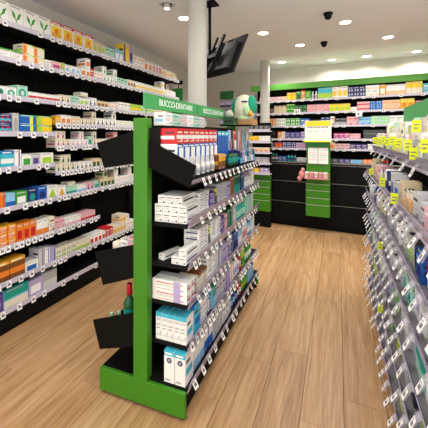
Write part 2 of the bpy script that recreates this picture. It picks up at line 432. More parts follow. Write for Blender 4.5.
def describe(adj, k, base, ops):
    cn = lambda c: CN.get(c, c)
    if k in 'bt':
        s = f"{adj}{cn(base)} {KIND[k][2]}"
        if ops: s += f" with {cn(ops[0][1])} " + ('label' if k == 'b' else 'band')
        if k == 'b' and len(ops) > 1: s += f" and {cn(ops[1][1])} cap"
        return s
    s = f"{adj}{cn(base)} {KIND[k][2]}"
    if ops: s += ' with ' + ' and '.join(f"{cn(c)} {WORDS[o]}" for o, c in ops[:2])
    return s
class Frame:
    def __init__(s, origin, rz): s.o = Vector(origin); s.rz = rz; s.M = Matrix.Translation(s.o) @ Matrix.Rotation(rz, 4, 'Z')
    def at(s, x, y, z): return s.M @ Vector((x, y, z))
CARTON = ['medicine_carton']
def put(fr, code, w, d, h, x, y, z, where, rz=0, tilt=0, spin=0):
    adj, k, base, ops = parse(code)
    me = KIND[k][0](base, ops, w, d, h)
    o = link(CARTON[0] if k == 'c' else KIND[k][1], me, None, fr.at(x, y, z)); o.rotation_euler = (tilt, 0, fr.rz + rz + spin)
    lab = describe(adj, k, base, ops) + ' ' + where
    if len(lab.split()) > 16: lab = describe(adj, k, base, ops[:1]) + ' ' + where
    if len(lab.split()) > 16: lab = describe('', k, base, ()) + ' ' + where
    tag(o, lab, KIND[k][3], lab)
    return o
def row(fr, z, x0, spec, where, y=.012, gap=.004, jit=.006, lim=99, st=0):
    """spec: (code, count, width, height[, depth[, layers]]); runs along the shelf from x0"""
    x = x0
    for s in spec:
        if s[0] is None: x += s[1]; continue
        code, n, w, h = s[:4]; d = s[4] if len(s) > 4 else .12; lay = s[5] if len(s) > 5 else 1
        for i in range(n):
            if x + w > lim: return x
            yy = y + random.uniform(0, jit)
            extra = 1 if (st and h < .11 and lay == 1 and random.random() < st) else 0
            for L in range(lay + extra):
                put(fr, code, w, d, h, x + w / 2, yy + (random.uniform(0, .004) if L else 0), z + L * (h + .0006), where, spin=random.uniform(-.008, .008))
            x += w + gap
        x += gap
    return x

# ------------------------------------------------------------------ wall shelving (left), front edge at x = -2.35, four bays
LX = -2.35; LD = .29
def wall_bay(y0, y1, levels, label, base_tags):
    L = y1 - y0
    t = thing('wall_shelving', label, 'shelving', (LX, y0, 0), R(90))
    mb = MB(); mb.box(0.001, L - .001, LD - .005, LD + .01, .0, 2.40, m_black); mb.build('back_panel', t)
    mb = MB(); mb.box(0.001, L - .001, .004, LD - .006, 0, .122, m_tray); mb.build('base', t)
    for xx in (.0015, L - .0165):
        mb = MB(); mb.box(xx, xx + .015, LD - .05, LD - .006, .18, 2.40, m_blackmetal); mb.build('upright', t)
    for z, step in levels:
        shelf(t, .002, L - .002, z, LD - .055, tags=tagrow(0, L, step), tagmesh=TAG_S)
    shelf(t, .002, L - .002, .160, LD - .055, thick=.036, tags=base_tags and tagrow(0, L, base_tags), tagmesh=TAG_S)
    return t
wall_bay(1.05, 2.13, [(2.36, .14), (2.085, .11), (1.795, .085), (1.515, .13), (1.245, .085), (.94, .075), (.645, .056), (.375, .10)], 'black wall shelving bay holding leaf print cartons on its top shelf', .13)
wall_bay(2.13, 2.70, [(2.36, .085), (2.085, .09), (1.795, .06), (1.60, .058), (1.395, .05), (1.165, .05), (.94, .058), (.645, .058), (.375, .075)], 'black wall shelving bay holding yellow cartons on its top shelf', .14)
wall_bay(2.70, 3.55, [(2.36, .075), (2.085, .085), (1.795, .06), (1.60, .06), (1.395, .06), (1.165, .06), (.94, .06), (.375, .07)], 'black wall shelving bay with a gap above its second lowest shelf', 0)
wall_bay(3.55, 4.50, [(2.36, .075), (2.085, .09), (1.795, .07), (1.60, .08), (1.395, .08), (1.165, .08), (.94, .08), (.375, .08)], 'black wall shelving bay at the far end of the wall', 0)
FL = Frame((LX, 0, 0), R(90))
A = 'on the top wall shelf'
row(FL, 2.36, 1.46, [('c white leaf:green', 5, .122, .165), ('c white panel:amber top:red', 4, .126, .165), ('c beige oval:lime', 3, .055, .13), ('c mint text:green', 2, .075, .12),
    ('c sky block:white', 2, .075, .14), ('tall c yellow left:purple', 1, .10, .24), ('tall c lilac oval:navy', 1, .07, .24), ('c white text:amber', 3, .075, .15), ('c white block:orange', 2, .09, .14),
    ('c white ring:red', 3, .08, .14), ('c cream oval:amber', 4, .07, .12), ('c beige text:green', 5, .07, .11)], A, lim=4.46)
B = 'on the second wall shelf from top'
xb = row(FL, 2.085, 1.42, [('c white top:green text:rose', 4, .098, .085), ('c cream top:lime left:orange', 2, .098, .082, .12, 2), ('c white text:grey', 1, .06, .08), ('c rose block:magenta', 1, .10, .085), ('small c lime text:yellow', 1, .03, .09), ('c white oval:sky', 3, .06, .085),
    ('c white block:orange', 2, .06, .1), ('small c red text:white', 1, .04, .11), ('c white dots:orange', 2, .06, .1), ('c white figure:green', 4, .055, .085), ('c mint text:charcoal', 3, .06, .09), ('c cream block:brown', 3, .05, .1),
    ('c white band:yellow', 8, .085, .1), ('c white text:silver', 4, .08, .1), ('c white top:rose', 4, .07, .09), ('c silver text:white', 4, .07, .09)], B, lim=4.46, st=.13)
C_ = 'on the third wall shelf from top'
row(FL, 1.795, 1.42, [('c white ring:teal', 4, .085, .085), ('c mint ring:teal', 1, .09, .11), ('c white band:red', 4, .075, .07), ('c cream figure:darkgreen', 2, .055, .085), ('c mint text:green', 2, .05, .09), ('c white block:lime', 2, .055, .085), ('c white figure:navy', 2, .055, .1),
    ('c beige block:brown', 3, .055, .08), ('c cream oval:rose', 3, .05, .08), ('c white text:charcoal', 4, .05, .1), ('c lime band:yellow', 4, .055, .1), ('c mint band:lime', 5, .055, .1), ('c cream text:green', 5, .055, .1), ('c white dots:lime', 5, .06, .1)], C_, lim=4.2, st=.13)
D = 'on the fourth wall shelf from top'
row(FL, 1.515, 1.44, [('c navy dots:red band:aqua', 3, .095, .075, .12, 2), ('tall c silver ring:grey', 1, .05, .165), ('wide c blue stripe:neon top:teal', 1, .15, .078, .12, 2), ('wide c yellow left:lime top:green', 1, .15, .078, .12, 2)], D)
row(FL, 1.60, 2.15, [('c amber text:yellow', 1, .05, .08), ('c white block:orange', 2, .055, .095), ('c cream dots:amber', 2, .05, .09), ('c cream figure:brown', 4, .05, .075), ('c white figure:black', 5, .06, .09), ('c white text:lime', 5, .06, .08), ('c mint text:grey', 5, .06, .08)], D, lim=3.42, st=.13)
E_ = 'on the fifth wall shelf from top'
row(FL, 1.245, 1.44, [('c aqua band:white top:blue', 3, .10, .14), ('tall c white stripe:purple', 1, .055, .145), ('c white block:green top:silver', 1, .085, .108), ('c silver block:purple', 1, .07, .108), ('c white block:lime', 1, .13, .108)], E_)
row(FL, 1.395, 2.15, [('c cream figure:magenta', 3, .052, .075), ('c white figure:pink', 4, .052, .075), ('c mint block:teal', 1, .05, .105), ('c cream figure:charcoal', 6, .052, .075), ('c rose text:red', 7, .055, .075)], E_, lim=3.42, st=.13)
F_ = 'on the sixth wall shelf from top'
row(FL, 1.165, 2.15, [('c cream figure:darkgreen', 4, .052, .08), ('c white figure:charcoal', 4, .052, .08), ('c beige block:darkgreen', 2, .055, .1), ('c cream dots:darkgreen', 6, .055, .085), ('c rose block:white', 7, .055, .08)], F_, lim=3.42, st=.13)
G = 'on the fourth wall shelf from floor'
row(FL, .94, 1.44, [('c red band:blue top:purple', 2, .095, .115), ('c orange stripe:red', 1, .035, .13), ('c sky foot:blue', 1, .075, .115), ('c green block:white', 1, .1, .115), ('c navy oval:teal', 1, .08, .12), ('c blue oval:navy', 1, .085, .125), ('c white tri:lime', 1, .105, .12), ('c white tri:amber', 1, .09, .105),
    ('c mint foot:teal', 2, .06, .085), ('c white foot:sky', 2, .055, .085), ('c rose figure:purple', 2, .05, .09), ('c mint block:teal', 2, .055, .09), ('c cream block:green', 3, .055, .11), ('c beige block:green', 3, .055, .1)], G, lim=2.70)
row(FL, .94, 2.72, [('c beige block:darkgreen', 4, .055, .1), ('c white text:rose', 6, .06, .09)], 'on the wall shelf above the empty gap', st=.1)
H = 'on the third wall shelf from floor'
row(FL, .645, 1.44, [('c orange text:white top:amber', 5, .062, .055, .12, 3), ('tall c orange block:red', 3, .055, .15), ('c white foot:orange', 2, .055, .135), ('c cream text:brown', 1, .055, .14), ('c rose text:magenta', 2, .05, .1), ('c white foot:rose', 4, .045, .085), ('c rose foot:red', 4, .045, .085), ('tall c silver block:charcoal', 1, .045, .11)], H, lim=2.69)
I_ = 'on the second wall shelf from floor'
row(FL, .375, 1.46, [('c brown band:orange top:amber', 3, .125, .165), ('flat c white block:blue', 1, .12, .085), ('c silver stripe:purple', 1, .05, .16), ('c white stripe:blue', 1, .05, .145), ('c lilac stripe:blue', 1, .05, .14), ('c cream dots:green', 4, .055, .1), ('c cream foot:lime', 3, .055, .09), ('c white block:red', 4, .055, .095), ('c red text:white', 2, .055, .11), ('c cream block:amber', 4, .055, .1), ('c white text:red', 3, .055, .09)], I_, lim=3.42, st=.13)
J = 'on the bottom wall shelf'
row(FL, .162, 1.46, [('c purple oval:rose', 2, .1, .145), ('wide c sky cap:teal foot:cream', 1, .20, .155), ('wide c lilac block:white', 1, .13, .14), ('c silver cap:grey', 1, .14, .15)], J)
# a second layer lying on some of the cartons
for code, w, h, y, zb, wh in [('flat c cream top:silver', .09, .04, 2.50, 1.795 + .101, C_), ('flat c cream text:grey', .08, .035, 2.34, .94 + .087, G)]:
    put(FL, code, w, .10, h, y, .02, zb, wh)

# ------------------------------------------------------------------ toothcare gondola in the middle
GX, GY0, GY1 = -1.02, 1.49, 3.14
gon = thing('gondola_shelving', 'free-standing black gondola with bright green upright and plinth, toothcare goods', 'shelving', (GX, GY0, 0), 0)
GL = GY1 - GY0
mb = MB(); mb.box(-.045, .045, 0, .05, .15, 1.60, m_green); mb.build('upright', gon, bevel=.003)
mb = MB(); mb.box(-.045, .045, GL - .05, GL, .15, 1.60, m_green); mb.build('upright', gon)
mb = MB(); mb.box(-.018, .018, .05, GL - .05, .15, 1.575, m_black); mb.build('spine_panel', gon)
mb = MB(); mb.box(-.28, .275, 0, .022, .018, .150, m_green); mb.build('plinth_front', gon, bevel=.003)
mb = MB(); mb.box(-.28, .275, GL - .022, GL, .018, .150, m_green); mb.build('plinth_front', gon)
mb = MB(); mb.box(-.262, .257, .022, GL - .022, .026, .135, m_tray); mb.build('plinth', gon)
mb = MB(); mb.box(-.275, -.05, .023, GL - .023, .136, .150, m_black); mb.build('deck', gon)
for fx in (-.26, 0, .255):
    for fy in (.03, GL - .05):
        mb = MB(); mb.lathe([(0, 0), (.014, 0), (.014, .01), (.007, .012), (.007, .03)], 10, m_blackmetal, fx, fy); mb.build('levelling_foot', gon, True)
# right-hand shelves (their front faces +x): local frame turned by 90 degrees
fx = .275
rg = link('shelf_run', None, None)
bpy.data.objects.remove(rg)
def gshelf(z, x0, x1, depth, front, step, skip=.1):
    """right-hand shelf: board from the spine to the front, clear lip and tags; built in the gondola's own frame"""
    mb = MB(); mb.box(front - depth, front, x0, x1, -.022, 0, m_blackmetal)
    sh = mb.build('shelf', gon, loc=(0, 0, z))
    mb = MB(); mb.prism([(front, -.020), (front + .003, -.020), (front + .025, .042), (front + .021, .042)], 1, x0, x1, m_lip); mb.build('clear_lip', sh)
    mb = MB(); mb.prism([(front + .001, -.022), (front + .004, -.022), (front + .006, -.012), (front + .003, -.012)], 1, x0, x1, m_strip); mb.build('lip_foot', sh)
    for ty in tagrow(x0, x1, step, skip=skip):
        o = link('price_tag', TAG_G, sh, (front + .012, ty, .014)); o.rotation_euler = (random.uniform(-.2, .1), 0, R(90) + random.uniform(-.15, .15))
    return sh
for z, stp in [(1.02, .10), (.795, .085), (.585, .075), (.365, .06)]:
    gshelf(z, .052, GL - .01, .25, fx - .01, stp)
gshelf(.158, .024, GL - .024, .25, fx, .11)
# sloping bins: profile in x,z pushed along y; the floor, the front and the two cheeks are pieces of their own
def sloped_bin(name, prof, y0, y1, tags=None):
    """prof: top at spine, top front, bottom front, bottom at spine (x, z)"""
    (ax, az), (bx, bz), (cx, cz), (dx, dz) = prof
    c = MB(); c.prism(prof, 1, y0, y0 + .012, m_tray); tr = c.build(name, gon, bevel=.001)
    s = 1 if bx > ax else -1
    if s < 0: c = MB(); c.prism(prof, 1, y1 - .012, y1, m_tray); c.build('cheek', tr)
    c = MB(); c.prism([(dx, dz), (cx, cz), (cx, cz + .012), (dx, dz + .012)], 1, y0 + .012, y1 - .012, m_black); c.build('bin_floor', tr)
    fb = (bx * .62 + cx * .38, bz * .62 + cz * .38) if s < 0 else (bx * .3 + cx * .7, bz * .3 + cz * .7)
    c = MB(); c.prism([(cx - s * .001, cz + .013), (fb[0] - s * .001, fb[1]), (fb[0] - s * .011, fb[1]), (cx - s * .011, cz + .013)], 1, y0 + .012, y1 - .012, m_lip if s > 0 else m_tray); c.build('bin_front', tr)
    for ty in tags or ():
        o = link('price_tag', TAG_G, tr, (cx + s * .012, ty, cz + .035)); o.rotation_euler = (random.uniform(-.1, .1), 0, R(90) * s + random.uniform(-.1, .1))
    return tr
sloped_bin('sloping_bin', [(.05, 1.478), (.335, 1.345), (.298, 1.228), (.05, 1.328)], .008, GL - .05, tagrow(.10, GL - .06, .095, skip=.05))
sloped_bin('sloping_bin', [(-.05, 1.528), (-.307, 1.459), (-.256, 1.313), (-.05, 1.354)], .008, .84)
sloped_bin('sloping_bin', [(-.05, 1.20), (-.300, 1.13), (-.256, .985), (-.05, 1.03)], .30, .84)
sloped_bin('sloping_bin', [(-.05, .887), (-.322, .812), (-.263, .627), (-.05, .702)], .008, .84)
sloped_bin('sloping_bin', [(-.05, .505), (-.337, .406), (-.285, .246), (-.05, .317)], .008, .84)
# top deck above the bins and its sign
mb = MB(); mb.box(.046, .115, .0206, .0262, 1.345, 1.545, m_blackmetal); mb.build('end_plate', gon)
mb = MB(); mb.box(-.02, .12, .052, 1.00, -.014, 0, m_blackmetal); mb.build('top_shelf', gon, loc=(0, 0, 1.56))
mb = MB(); mb.box(.02, .30, 1.20, GL - .052, -.005, 0, m_blackmetal); mb.build('top_shelf', gon, loc=(0, 0, 1.60))
def text_part(txt, size, m, parent, loc, rot, ext=.0008, ax='CENTER'):
    c = bpy.data.curves.new('lettering', 'FONT'); c.body = txt; c.size = size; c.align_x = ax; c.align_y = 'CENTER'; c.extrude = ext
    tmp = bpy.data.objects.new('lettering_curve', c); COL.objects.link(tmp)
    bpy.context.view_layer.update()
    me = bpy.data.meshes.new_from_object(tmp.evaluated_get(bpy.context.evaluated_depsgraph_get()))
    bpy.data.objects.remove(tmp)
    me.materials.clear(); me.materials.append(m)
    o = link('lettering', me, parent, loc); o.rotation_euler = rot
    return o
for y0, y1 in ((.02, .735), (.742, 1.36)):
    mb = MB(); mb.box(-.006, .006, y0, y1, -.042, .042, m_sign); sg = mb.build('sign_panel', gon, loc=(.012, 0, 1.700), bevel=.001)
    text_part('BUCCO-DENTAIRE', .056, m_letter, sg, (.0068, (y0 + y1) / 2 + .03, 0), (R(90), 0, R(90)))
for y in (.06, .70, 1.30):
    mb = MB(); mb.tube((0, y, 1.575), (0, y, 1.70), .004, 8, m_steel); mb.build('sign_post', gon)

CARTON[0] = 'toothcare_carton'
FG = Frame((GX + fx, GY0, 0), R(90))     # along the right face: x runs away, y into the shelf
T = "in the green gondola's top bin"
# cartons stacked at the open end of the sloping bin
for i in range(8):
    put(FG, 'c white left:blue top:blue', .072, .12, .125, .066 + i * .076, .060, 1.331, T, spin=random.uniform(-.02, .02))
    put(FG, 'c red band:white text:cream', .072, .12, .085, .066 + i * .076, .062, 1.457, T, spin=random.uniform(-.02, .02))
for i in range(3): put(FG, 'tall c blue top:aqua', .072, .12, .205, .69 + i * .078, .06, 1.331, T)
for i in range(10):
    put(FG, ['k sky stripe:red', 'k white cap:aqua', 'k red block:white', 'k white foot:blue', 'k rose stripe:red'][i % 5], .064, .02, .235, .935 + i * .0665, .050 + (i % 2) * .026, 1.312, T.replace('in', 'with toothbrush in', 1))
for i in range(2): put(FG, 'small c brown cap:amber', .065, .05, .10, .56 + i * .07, .006, 1.273, T)
for i in range(6): put(FG, 'small t silver band:white', .055, .04, .11, .06 + i * .078, .006, 1.273, T)
for i in range(3): put(FG, 'small b darkgreen band:teal cap:navy', .05, .05, .12, .82 + i * .07, .006, 1.273, T)
for i in range(7): put(FG, ['small c navy foot:aqua', 'small c lilac text:navy', 'small c white cap:teal'][i % 3], .062, .045, .105, 1.06 + i * .07, .006, 1.273, T)
U = 'on the top deck of the green gondola'
for i in range(6): put(FG, ['c white text:sky', 'c mint text:teal', 'c silver text:grey'][i % 3], .092, .07, .075, .14 + i * .098, .175, 1.5608, U)
put(FG, 'c darkgreen cap:black', .12, .1, .075, 1.275, .12, 1.6008, U)

# second row: long toothpaste cartons, ends towards the aisle end
N2 = 'on the second shelf of the green gondola'
FE = Frame((GX, GY0, 0), 0)
for L in range(3):
    for i in range(4 if L < 2 else 3):
        put(FE, 'long c white text:charcoal', .047, .17, .049, .082 + i * .0495 + (.02 if L == 2 else 0), .058 + random.uniform(0, .008), 1.021 + L * .0496, N2)
N3 = 'on the third shelf of the green gondola'
put(FE, 'long c white text:charcoal', .036, .15, .034, .082, .085, .796, N3, spin=-.3)
for i, L in ((0, 0), (1, 0), (1, 1)):
    put(FE, 'long c white text:charcoal', .042, .17, .042, .185 + i * .045, .06, .796 + L * .0426, N3)
N4 = 'on the fourth shelf of the green gondola'
for L in range(2):
    put(FE, 'long c white text:red stripe:lilac', .215, .05, .056, .152, .056, .586 + L * .0566, N4)
    put(FE, 'long c white text:red stripe:lilac', .215, .05, .056, .150, .112, .586 + L * .0566, N4)
N5 = 'on the fifth shelf of the green gondola'
for i in range(5): put(FE, 'c white top:aqua text:silver', .036, .09, .148, .085 + i * .0385, .056, .366, N5)
for i in range(4): put(FE, 'c aqua top:blue text:white', .045, .09, .165, .085 + i * .05, .155, .366, N5)
N6 = 'on the bottom shelf of the green gondola'
for i in range(2): put(FE, 'c white top:aqua spot:navy', .062, .10, .172, .165 + i * .066, .032, .159, N6)

row(FG, 1.021, .235, [('long c white text:navy', 1, .15, .034, .06, 4), ('c purple text:white', 1, .10, .036, .08, 3), ('small k yellow text:charcoal', 1, .05, .12), ('c silver text:charcoal', 2, .085, .036, .1, 4), ('c lilac text:navy', 1, .07, .14), ('c brown stripe:amber', 2, .04, .16), ('c teal cap:darkgreen', 3, .055, .165), ('c navy stripe:teal', 2, .05, .15), ('b silver band:white cap:lilac', 4, .055, .15), ('c white stripe:grey', 2, .05, .16)], N2, y=.018, lim=1.62)
row(FG, .796, .235, [('long c white text:navy', 1, .14, .036, .1, 4), ('small k neon text:charcoal', 1, .05, .12), ('c white text:purple', 2, .075, .036, .1, 4), ('c purple text:lilac', 1, .08, .13), ('c rose text:purple', 1, .06, .13), ('c darkgreen stripe:mint', 2, .05, .15), ('k white cap:silver', 2, .06, .15), ('b teal band:mint cap:white', 4, .055, .16), ('c mint stripe:teal', 3, .05, .16), ('c silver text:grey', 2, .05, .15)], N3, y=.018, lim=1.62)
row(FG, .586, .21, [('c cream top:brown text:grey', 2, .07, .10), ('c white text:charcoal', 2, .075, .034, .1, 4), ('c silver stripe:navy', 2, .055, .13), ('c lilac text:purple', 2, .06, .13), ('k white text:navy', 2, .06, .14), ('c navy cap:blue', 2, .05, .15), ('c white cap:sky', 2, .05, .15), ('c white block:red', 3, .05, .14), ('b sky band:white cap:blue', 3, .05, .14), ('c white stripe:teal', 3, .05, .13)], N4, y=.018, lim=1.62)
row(FG, .366, .23, [('c white text:lilac', 2, .06, .13), ('k teal text:white', 1, .07, .13), ('c sky cap:teal', 1, .07, .14), ('c silver text:navy', 3, .055, .13), ('c lilac stripe:purple', 2, .05, .14), ('c white stripe:red', 2, .045, .15), ('b white band:lilac cap:charcoal', 3, .05, .15), ('b red band:rose cap:red', 1, .05, .16), ('b lime band:green cap:white', 2, .05, .16), ('b green band:white cap:red', 4, .05, .16)], N5, y=.018, lim=1.62)
row(FG, .159, .155, [('c white foot:sky', 2, .075, .13), ('c blue cap:white', 2, .06, .13), ('c silver text:grey', 3, .06, .12), ('c white text:navy', 3, .06, .12), ('b navy band:sky cap:navy', 3, .055, .13), ('b red band:white cap:white', 2, .055, .13), ('b green band:lime cap:red', 3, .055, .13), ('c sky top:blue', 3, .06, .12)], N6, y=.018, lim=1.60)

# left-hand bins
FLG = Frame((GX, GY0, 0), 0)
LB = 'in the lowest left bin of the green gondola'
for x, y, code, w, h in [(-.15, .075, 'tall b darkgreen band:teal cap:red', .075, .30), (-.205, .06, 'small b teal band:white cap:mint', .05, .155), (-.258, .06, 'small b silver band:mint cap:mint', .05, .15), (-.09, .16, 'tall b darkgreen band:lime cap:green', .065, .23), (-.20, .15, 'small b mint band:green cap:white', .055, .17)]:
    put(FLG, code, w, w, h, x, y, .320 + (x + .05) * .30 + .024, LB)
LB = 'in the middle left bin of the green gondola'
for i in range(7): put(FLG, ['c rose block:red', 'c white block:rose', 'c cream text:red'][i % 3], .05, .05, .20, -.09 - (i % 3) * .055, .05 + (i // 3) * .07, .705 + (-.04 - (i % 3) * .055) * .34 + .018, LB)

# cardboard tray and stuffed shape at the far end
t = thing('cardboard_tray', 'open brown cardboard tray on the gondola top deck under a plush shape', 'tray', (-.84, 2.955, 1.6008))
mb = MB(); mb.box(-.105, .105, -.10, .10, 0, .006, m_card); mb.build('tray_floor', t)
for i, (a, b, c, d) in enumerate([(-.105, .105, -.10, -.096), (-.105, .105, .096, .10), (-.105, -.101, -.0955, .0955), (.101, .105, -.0955, .0955)]):
    mb = MB(); mb.box(a, b, c, d, .0065, .055, m_card); mb.build('tray_side', t)
def blob(c, r, m, n=14, k=10):
    mb = MB(); i = 0
    prof = [(math.sin(math.pi * j / k), -math.cos(math.pi * j / k)) for j in range(k + 1)]
    for a, z in prof:
        for q in range(n):
            w = 2 * math.pi * q / n; mb.v.append((c[0] + r[0] * a * math.cos(w), c[1] + r[1] * a * math.sin(w), c[2] + r[2] * z))
    for j in range(k):
        for q in range(n): mb.f.append((j * n + q, j * n + (q + 1) % n, (j + 1) * n + (q + 1) % n, (j + 1) * n + q)); mb.m.append(mb.mi(m))
    return mb
m_pl_w = mat('plush_cream', '#e2ddc6', .9, noise=.2, nscale=60, bump=.3); m_pl_t = mat('plush_teal', '#1c9a78', .9, noise=.25, nscale=60, bump=.3); m_pl_g = mat('plush_pale_green', '#b9d8a8', .9, noise=.2, nscale=60, bump=.3)
pl = thing('plush_toy', 'rounded cream and teal plush shape sitting in a cardboard tray', 'plush', (-.84, 2.955, 1.6075))
blob((-.004, 0, .145), (.112, .093, .145), m_pl_w).build('body', pl, True)
blob((-.072, .010, .16), (.050, .085, .108), m_pl_t).build('side_patch', pl, True)
blob((.072, .010, .18), (.048, .085, .10), m_pl_t).build('side_patch', pl, True)
blob((.035, -.055, .135), (.042, .045, .07), m_pl_g).build('front_patch', pl, True)
blob((0, -.052, .058), (.062, .036, .05), m_pl_g).build('front_patch', pl, True)
blob((.075, -.062, .105), (.02, .026, .03), pal('amber')).build('motif', pl, True)
blob((-.13, -.03, .10), (.048, .045, .045), m_pl_w).build('paw', pl, True)
blob((.02, -.07, .215), (.034, .02, .010), pal('navy')).build('motif', pl, True)

# ------------------------------------------------------------------ right-hand gondola, front faces -x at x = .25
RX, RY1, RY0 = .278, 3.50, .62
RL = RY1 - RY0
rgn = thing('gondola_shelving', 'long gondola with seven clear-lipped shelves crowded with white packs', 'shelving', (RX, RY1, 0), R(-90))
mb = MB(); mb.box(0, RL, .30, .33, .0, 1.56, m_black); mb.build('spine_panel', rgn)
mb = MB(); mb.box(0, RL, .05, .298, .0, .085, m_tray); mb.build('plinth', rgn)
mb = MB(); mb.box(.02, RL, .305, .325, 1.62, 1.765, m_sign); mb.build('header_board', rgn)
for x in (.3, 1.4, 2.5):
    mb = MB(); mb.tube((x, .315, 1.561), (x, .315, 1.619), .006, 8, m_steel); mb.build('sign_post', rgn)
TAG_R = tag_mesh(.030, .042, 'price_tag', .5)
hol = MB(); hol.prism([(-.002, .002), (-.016, -.012), (-.034, -.05), (-.030, -.053), (-.012, -.016), (.002, -.004)], 0, -.018, .018, m_hold)
HOLD = hol.mesh('tag_holder')
m_flag = mat('neon_flag_card', '#dcea16', .5)
RZ = [1.36, 1.145, .935, .73, .525, .325, .115]
for k, z in enumerate(RZ):
    y0 = .055 if k == 0 else 0.0
    mb = MB(); mb.box(.002, RL - .002, y0, .298, -.012, 0, mat('grey_metal_shelf', '#6f6b70', .45, noise=.15, nscale=20)); sh = mb.build('shelf', rgn, loc=(0, 0, z))
    mb = MB(); mb.prism([(y0, -.016), (y0 + .004, -.016), (y0 - .018, .052), (y0 - .022, .052)], 0, .002, RL - .002, m_lip); mb.build('clear_lip', sh)
    mb = MB(); mb.prism([(y0 - .003, -.016), (y0, -.016), (y0 - .004, -.004), (y0 - .007, -.004)], 0, .002, RL - .002, m_strip); mb.build('lip_foot', sh)
    for tx in tagrow(0.01, RL, .12 if k else .3, skip=.08):
        h_ = link('tag_holder', HOLD, sh, (tx, y0 - .012, .022)); h_.rotation_euler = (0, 0, random.uniform(-.08, .08))
        o = link('price_tag', TAG_R, sh, (tx, y0 - .030, .004)); o.rotation_euler = (random.uniform(-.1, .1), 0, random.uniform(-.08, .08))
    fl = [(3.2, .10), (3.0, .10), (2.8, .095), (2.62, .11), (2.42, .10), (2.2, .11), (1.98, .10), (1.74, .095), (1.62, .06), (1.56, .18), (1.42, .10)] if k == 0 else [(2.9, .06), (2.2, .07), (1.75, .05)] if k == 1 else [(2.3, .06)] if k in (3, 5) else []
    for fy_, fz_ in fl:
        mb = MB(); mb.box(-.0008, .0008, .008, .040, -.024, .028, m_flag); mb.box(.0009, .0012, .013, .034, .006, .011, m_tagk); mb.box(.0009, .0012, .013, .028, -.010, -.004, m_tagk)
        f_ = mb.build('price_flag', sh, loc=(RY1 - fy_, y0 - .048, fz_)); f_['label'] = 'neon yellow price flag standing out from the shelf'
CARTON[0] = 'skincare_carton'
FR = Frame((RX, RY1, 0), R(-90))
ORD = ['top', 'second', 'third', 'fourth', 'fifth', 'sixth', 'bottom']
TOPA = ['c silver block:neon', 'c white block:neon', 'c cream text:rose', 'c cream block:neon', 'c white stripe:mint', 'k rose text:charcoal', 'c silver block:teal', 'c grey block:neon', 'c white text:teal', 'c grey cap:white']
wt = 'on the top shelf of the long clear-lipped gondola'
x = .03; i = 0
while x < RL - .1:
    c = TOPA[i % 10]; w = random.uniform(.075, .1); h = random.uniform(.12, .165)
    if i % 10 == 6: w = .08
    put(FR, c, w, .05, h, x + w / 2, .062 + random.uniform(0, .01), 1.3605, wt, spin=random.uniform(-.06, .06)); x += w + .012; i += 1
x = .02; i = 0
TOPB = ['c cream text:beige', 'tall c white stripe:lime', 'c white text:rose', 'tall c lime block:white', 'tall c white block:mint', 'tall c rose text:white', 'tall c mint cap:white', 'tall c white text:amber', 'tall c silver text:white']
while x < RL - .1:
    c = TOPB[i % 9]; w = random.uniform(.06, .085)
    put(FR, c, w, .06, random.uniform(.20, .275), x + w / 2, .15 + random.uniform(0, .02), 1.3605, wt, spin=random.uniform(-.05, .05)); x += w + .008; i += 1
MIX = [['c beige text:rose', 'k cream block:amber', 'c silver text:charcoal', 'c rose text:white', 'k white block:neon', 'c white text:grey', 'c navy cap:white', 'c silver block:blue'],
       ['c white text:grey', 'k silver stripe:lime', 'c blue block:navy', 'c white cap:red', 'c cream text:lime', 'k white text:charcoal', 'c silver text:white', 'c grey text:white'],
       ['c silver text:white', 'k white stripe:grey', 'c mint block:teal', 'c white block:lilac', 'k lime text:white', 'c white text:charcoal', 'c grey cap:silver'],
       ['k lime stripe:green', 'c white text:green', 'c silver cap:white', 'c teal foot:mint', 'c white stripe:lime', 'k grey text:white', 'c lilac text:white'],
       ['c white text:grey', 'k green stripe:lime', 'c neon text:green', 'c silver text:grey', 'c charcoal cap:silver', 'k white foot:lime'],
       ['c silver text:charcoal', 'k white stripe:green', 'c neon block:white', 'c grey text:silver', 'c lime cap:green', 'c charcoal text:silver'],
       ['c grey text:silver', 'c sky foot:blue', 'k white text:teal', 'c charcoal cap:grey', 'c silver stripe:brown']]
for k in range(1, 7):
    wh = f'on the {ORD[k]} shelf of the long clear-lipped gondola'
    x = .02; i = 0; hm = .155 if k > 1 else .16
    while x < RL - .1:
        c = MIX[k - 1][i // 2 % len(MIX[k - 1])]; w = random.uniform(.068, .095); h = random.uniform(.085, hm - .015)
        put(FR, c, w, .08, h, x + w / 2, .012 + random.uniform(0, .03), RZ[k] + .0005, wh, spin=random.uniform(-.04, .04)); x += w + .012; i += 1

# ------------------------------------------------------------------ back wall: drawers and shelving (frame: x along, y into the wall)
bk = thing('drawer_counter', 'long black drawer counter with thin steel edges along the shop end wall', 'counter', BO, -BTH)
CL = 3.4
mb = MB(); mb.box(-.22, CL, .02, .60, 0.06, 1.045, m_black); mb.build('carcass', bk)
mb = MB(); mb.box(-.22, CL, .05, .60, 0, .058, m_blackmetal); mb.build('kick_board', bk)
mb = MB(); mb.box(-.23, CL, -.01, .60, 1.047, 1.078, m_black); mb.build('worktop', bk)
mb = MB(); mb.box(-.23, CL, -.014, -.0105, 1.062, 1.078, m_steel); mb.build('edge_trim', bk)
x = -.22
while x < CL - .01:
    for z0, z1 in ((.062, .415), (.421, .755), (.763, 1.040)):
        mb = MB(); mb.box(x + .002, min(x + .60, CL) - .002, 0, .0195, z0, z1, m_black); dr = mb.build('drawer', bk)
        mb = MB(); mb.box(x + .004, min(x + .60, CL) - .004, -.008, -.0005, z1 - .008, z1 - .002, m_steel); mb.build('handle_edge', dr)
    x += .604
bs = thing('wall_shelving', 'shallow end-wall shelving with lit green header above the black drawers', 'shelving', BO, -BTH)
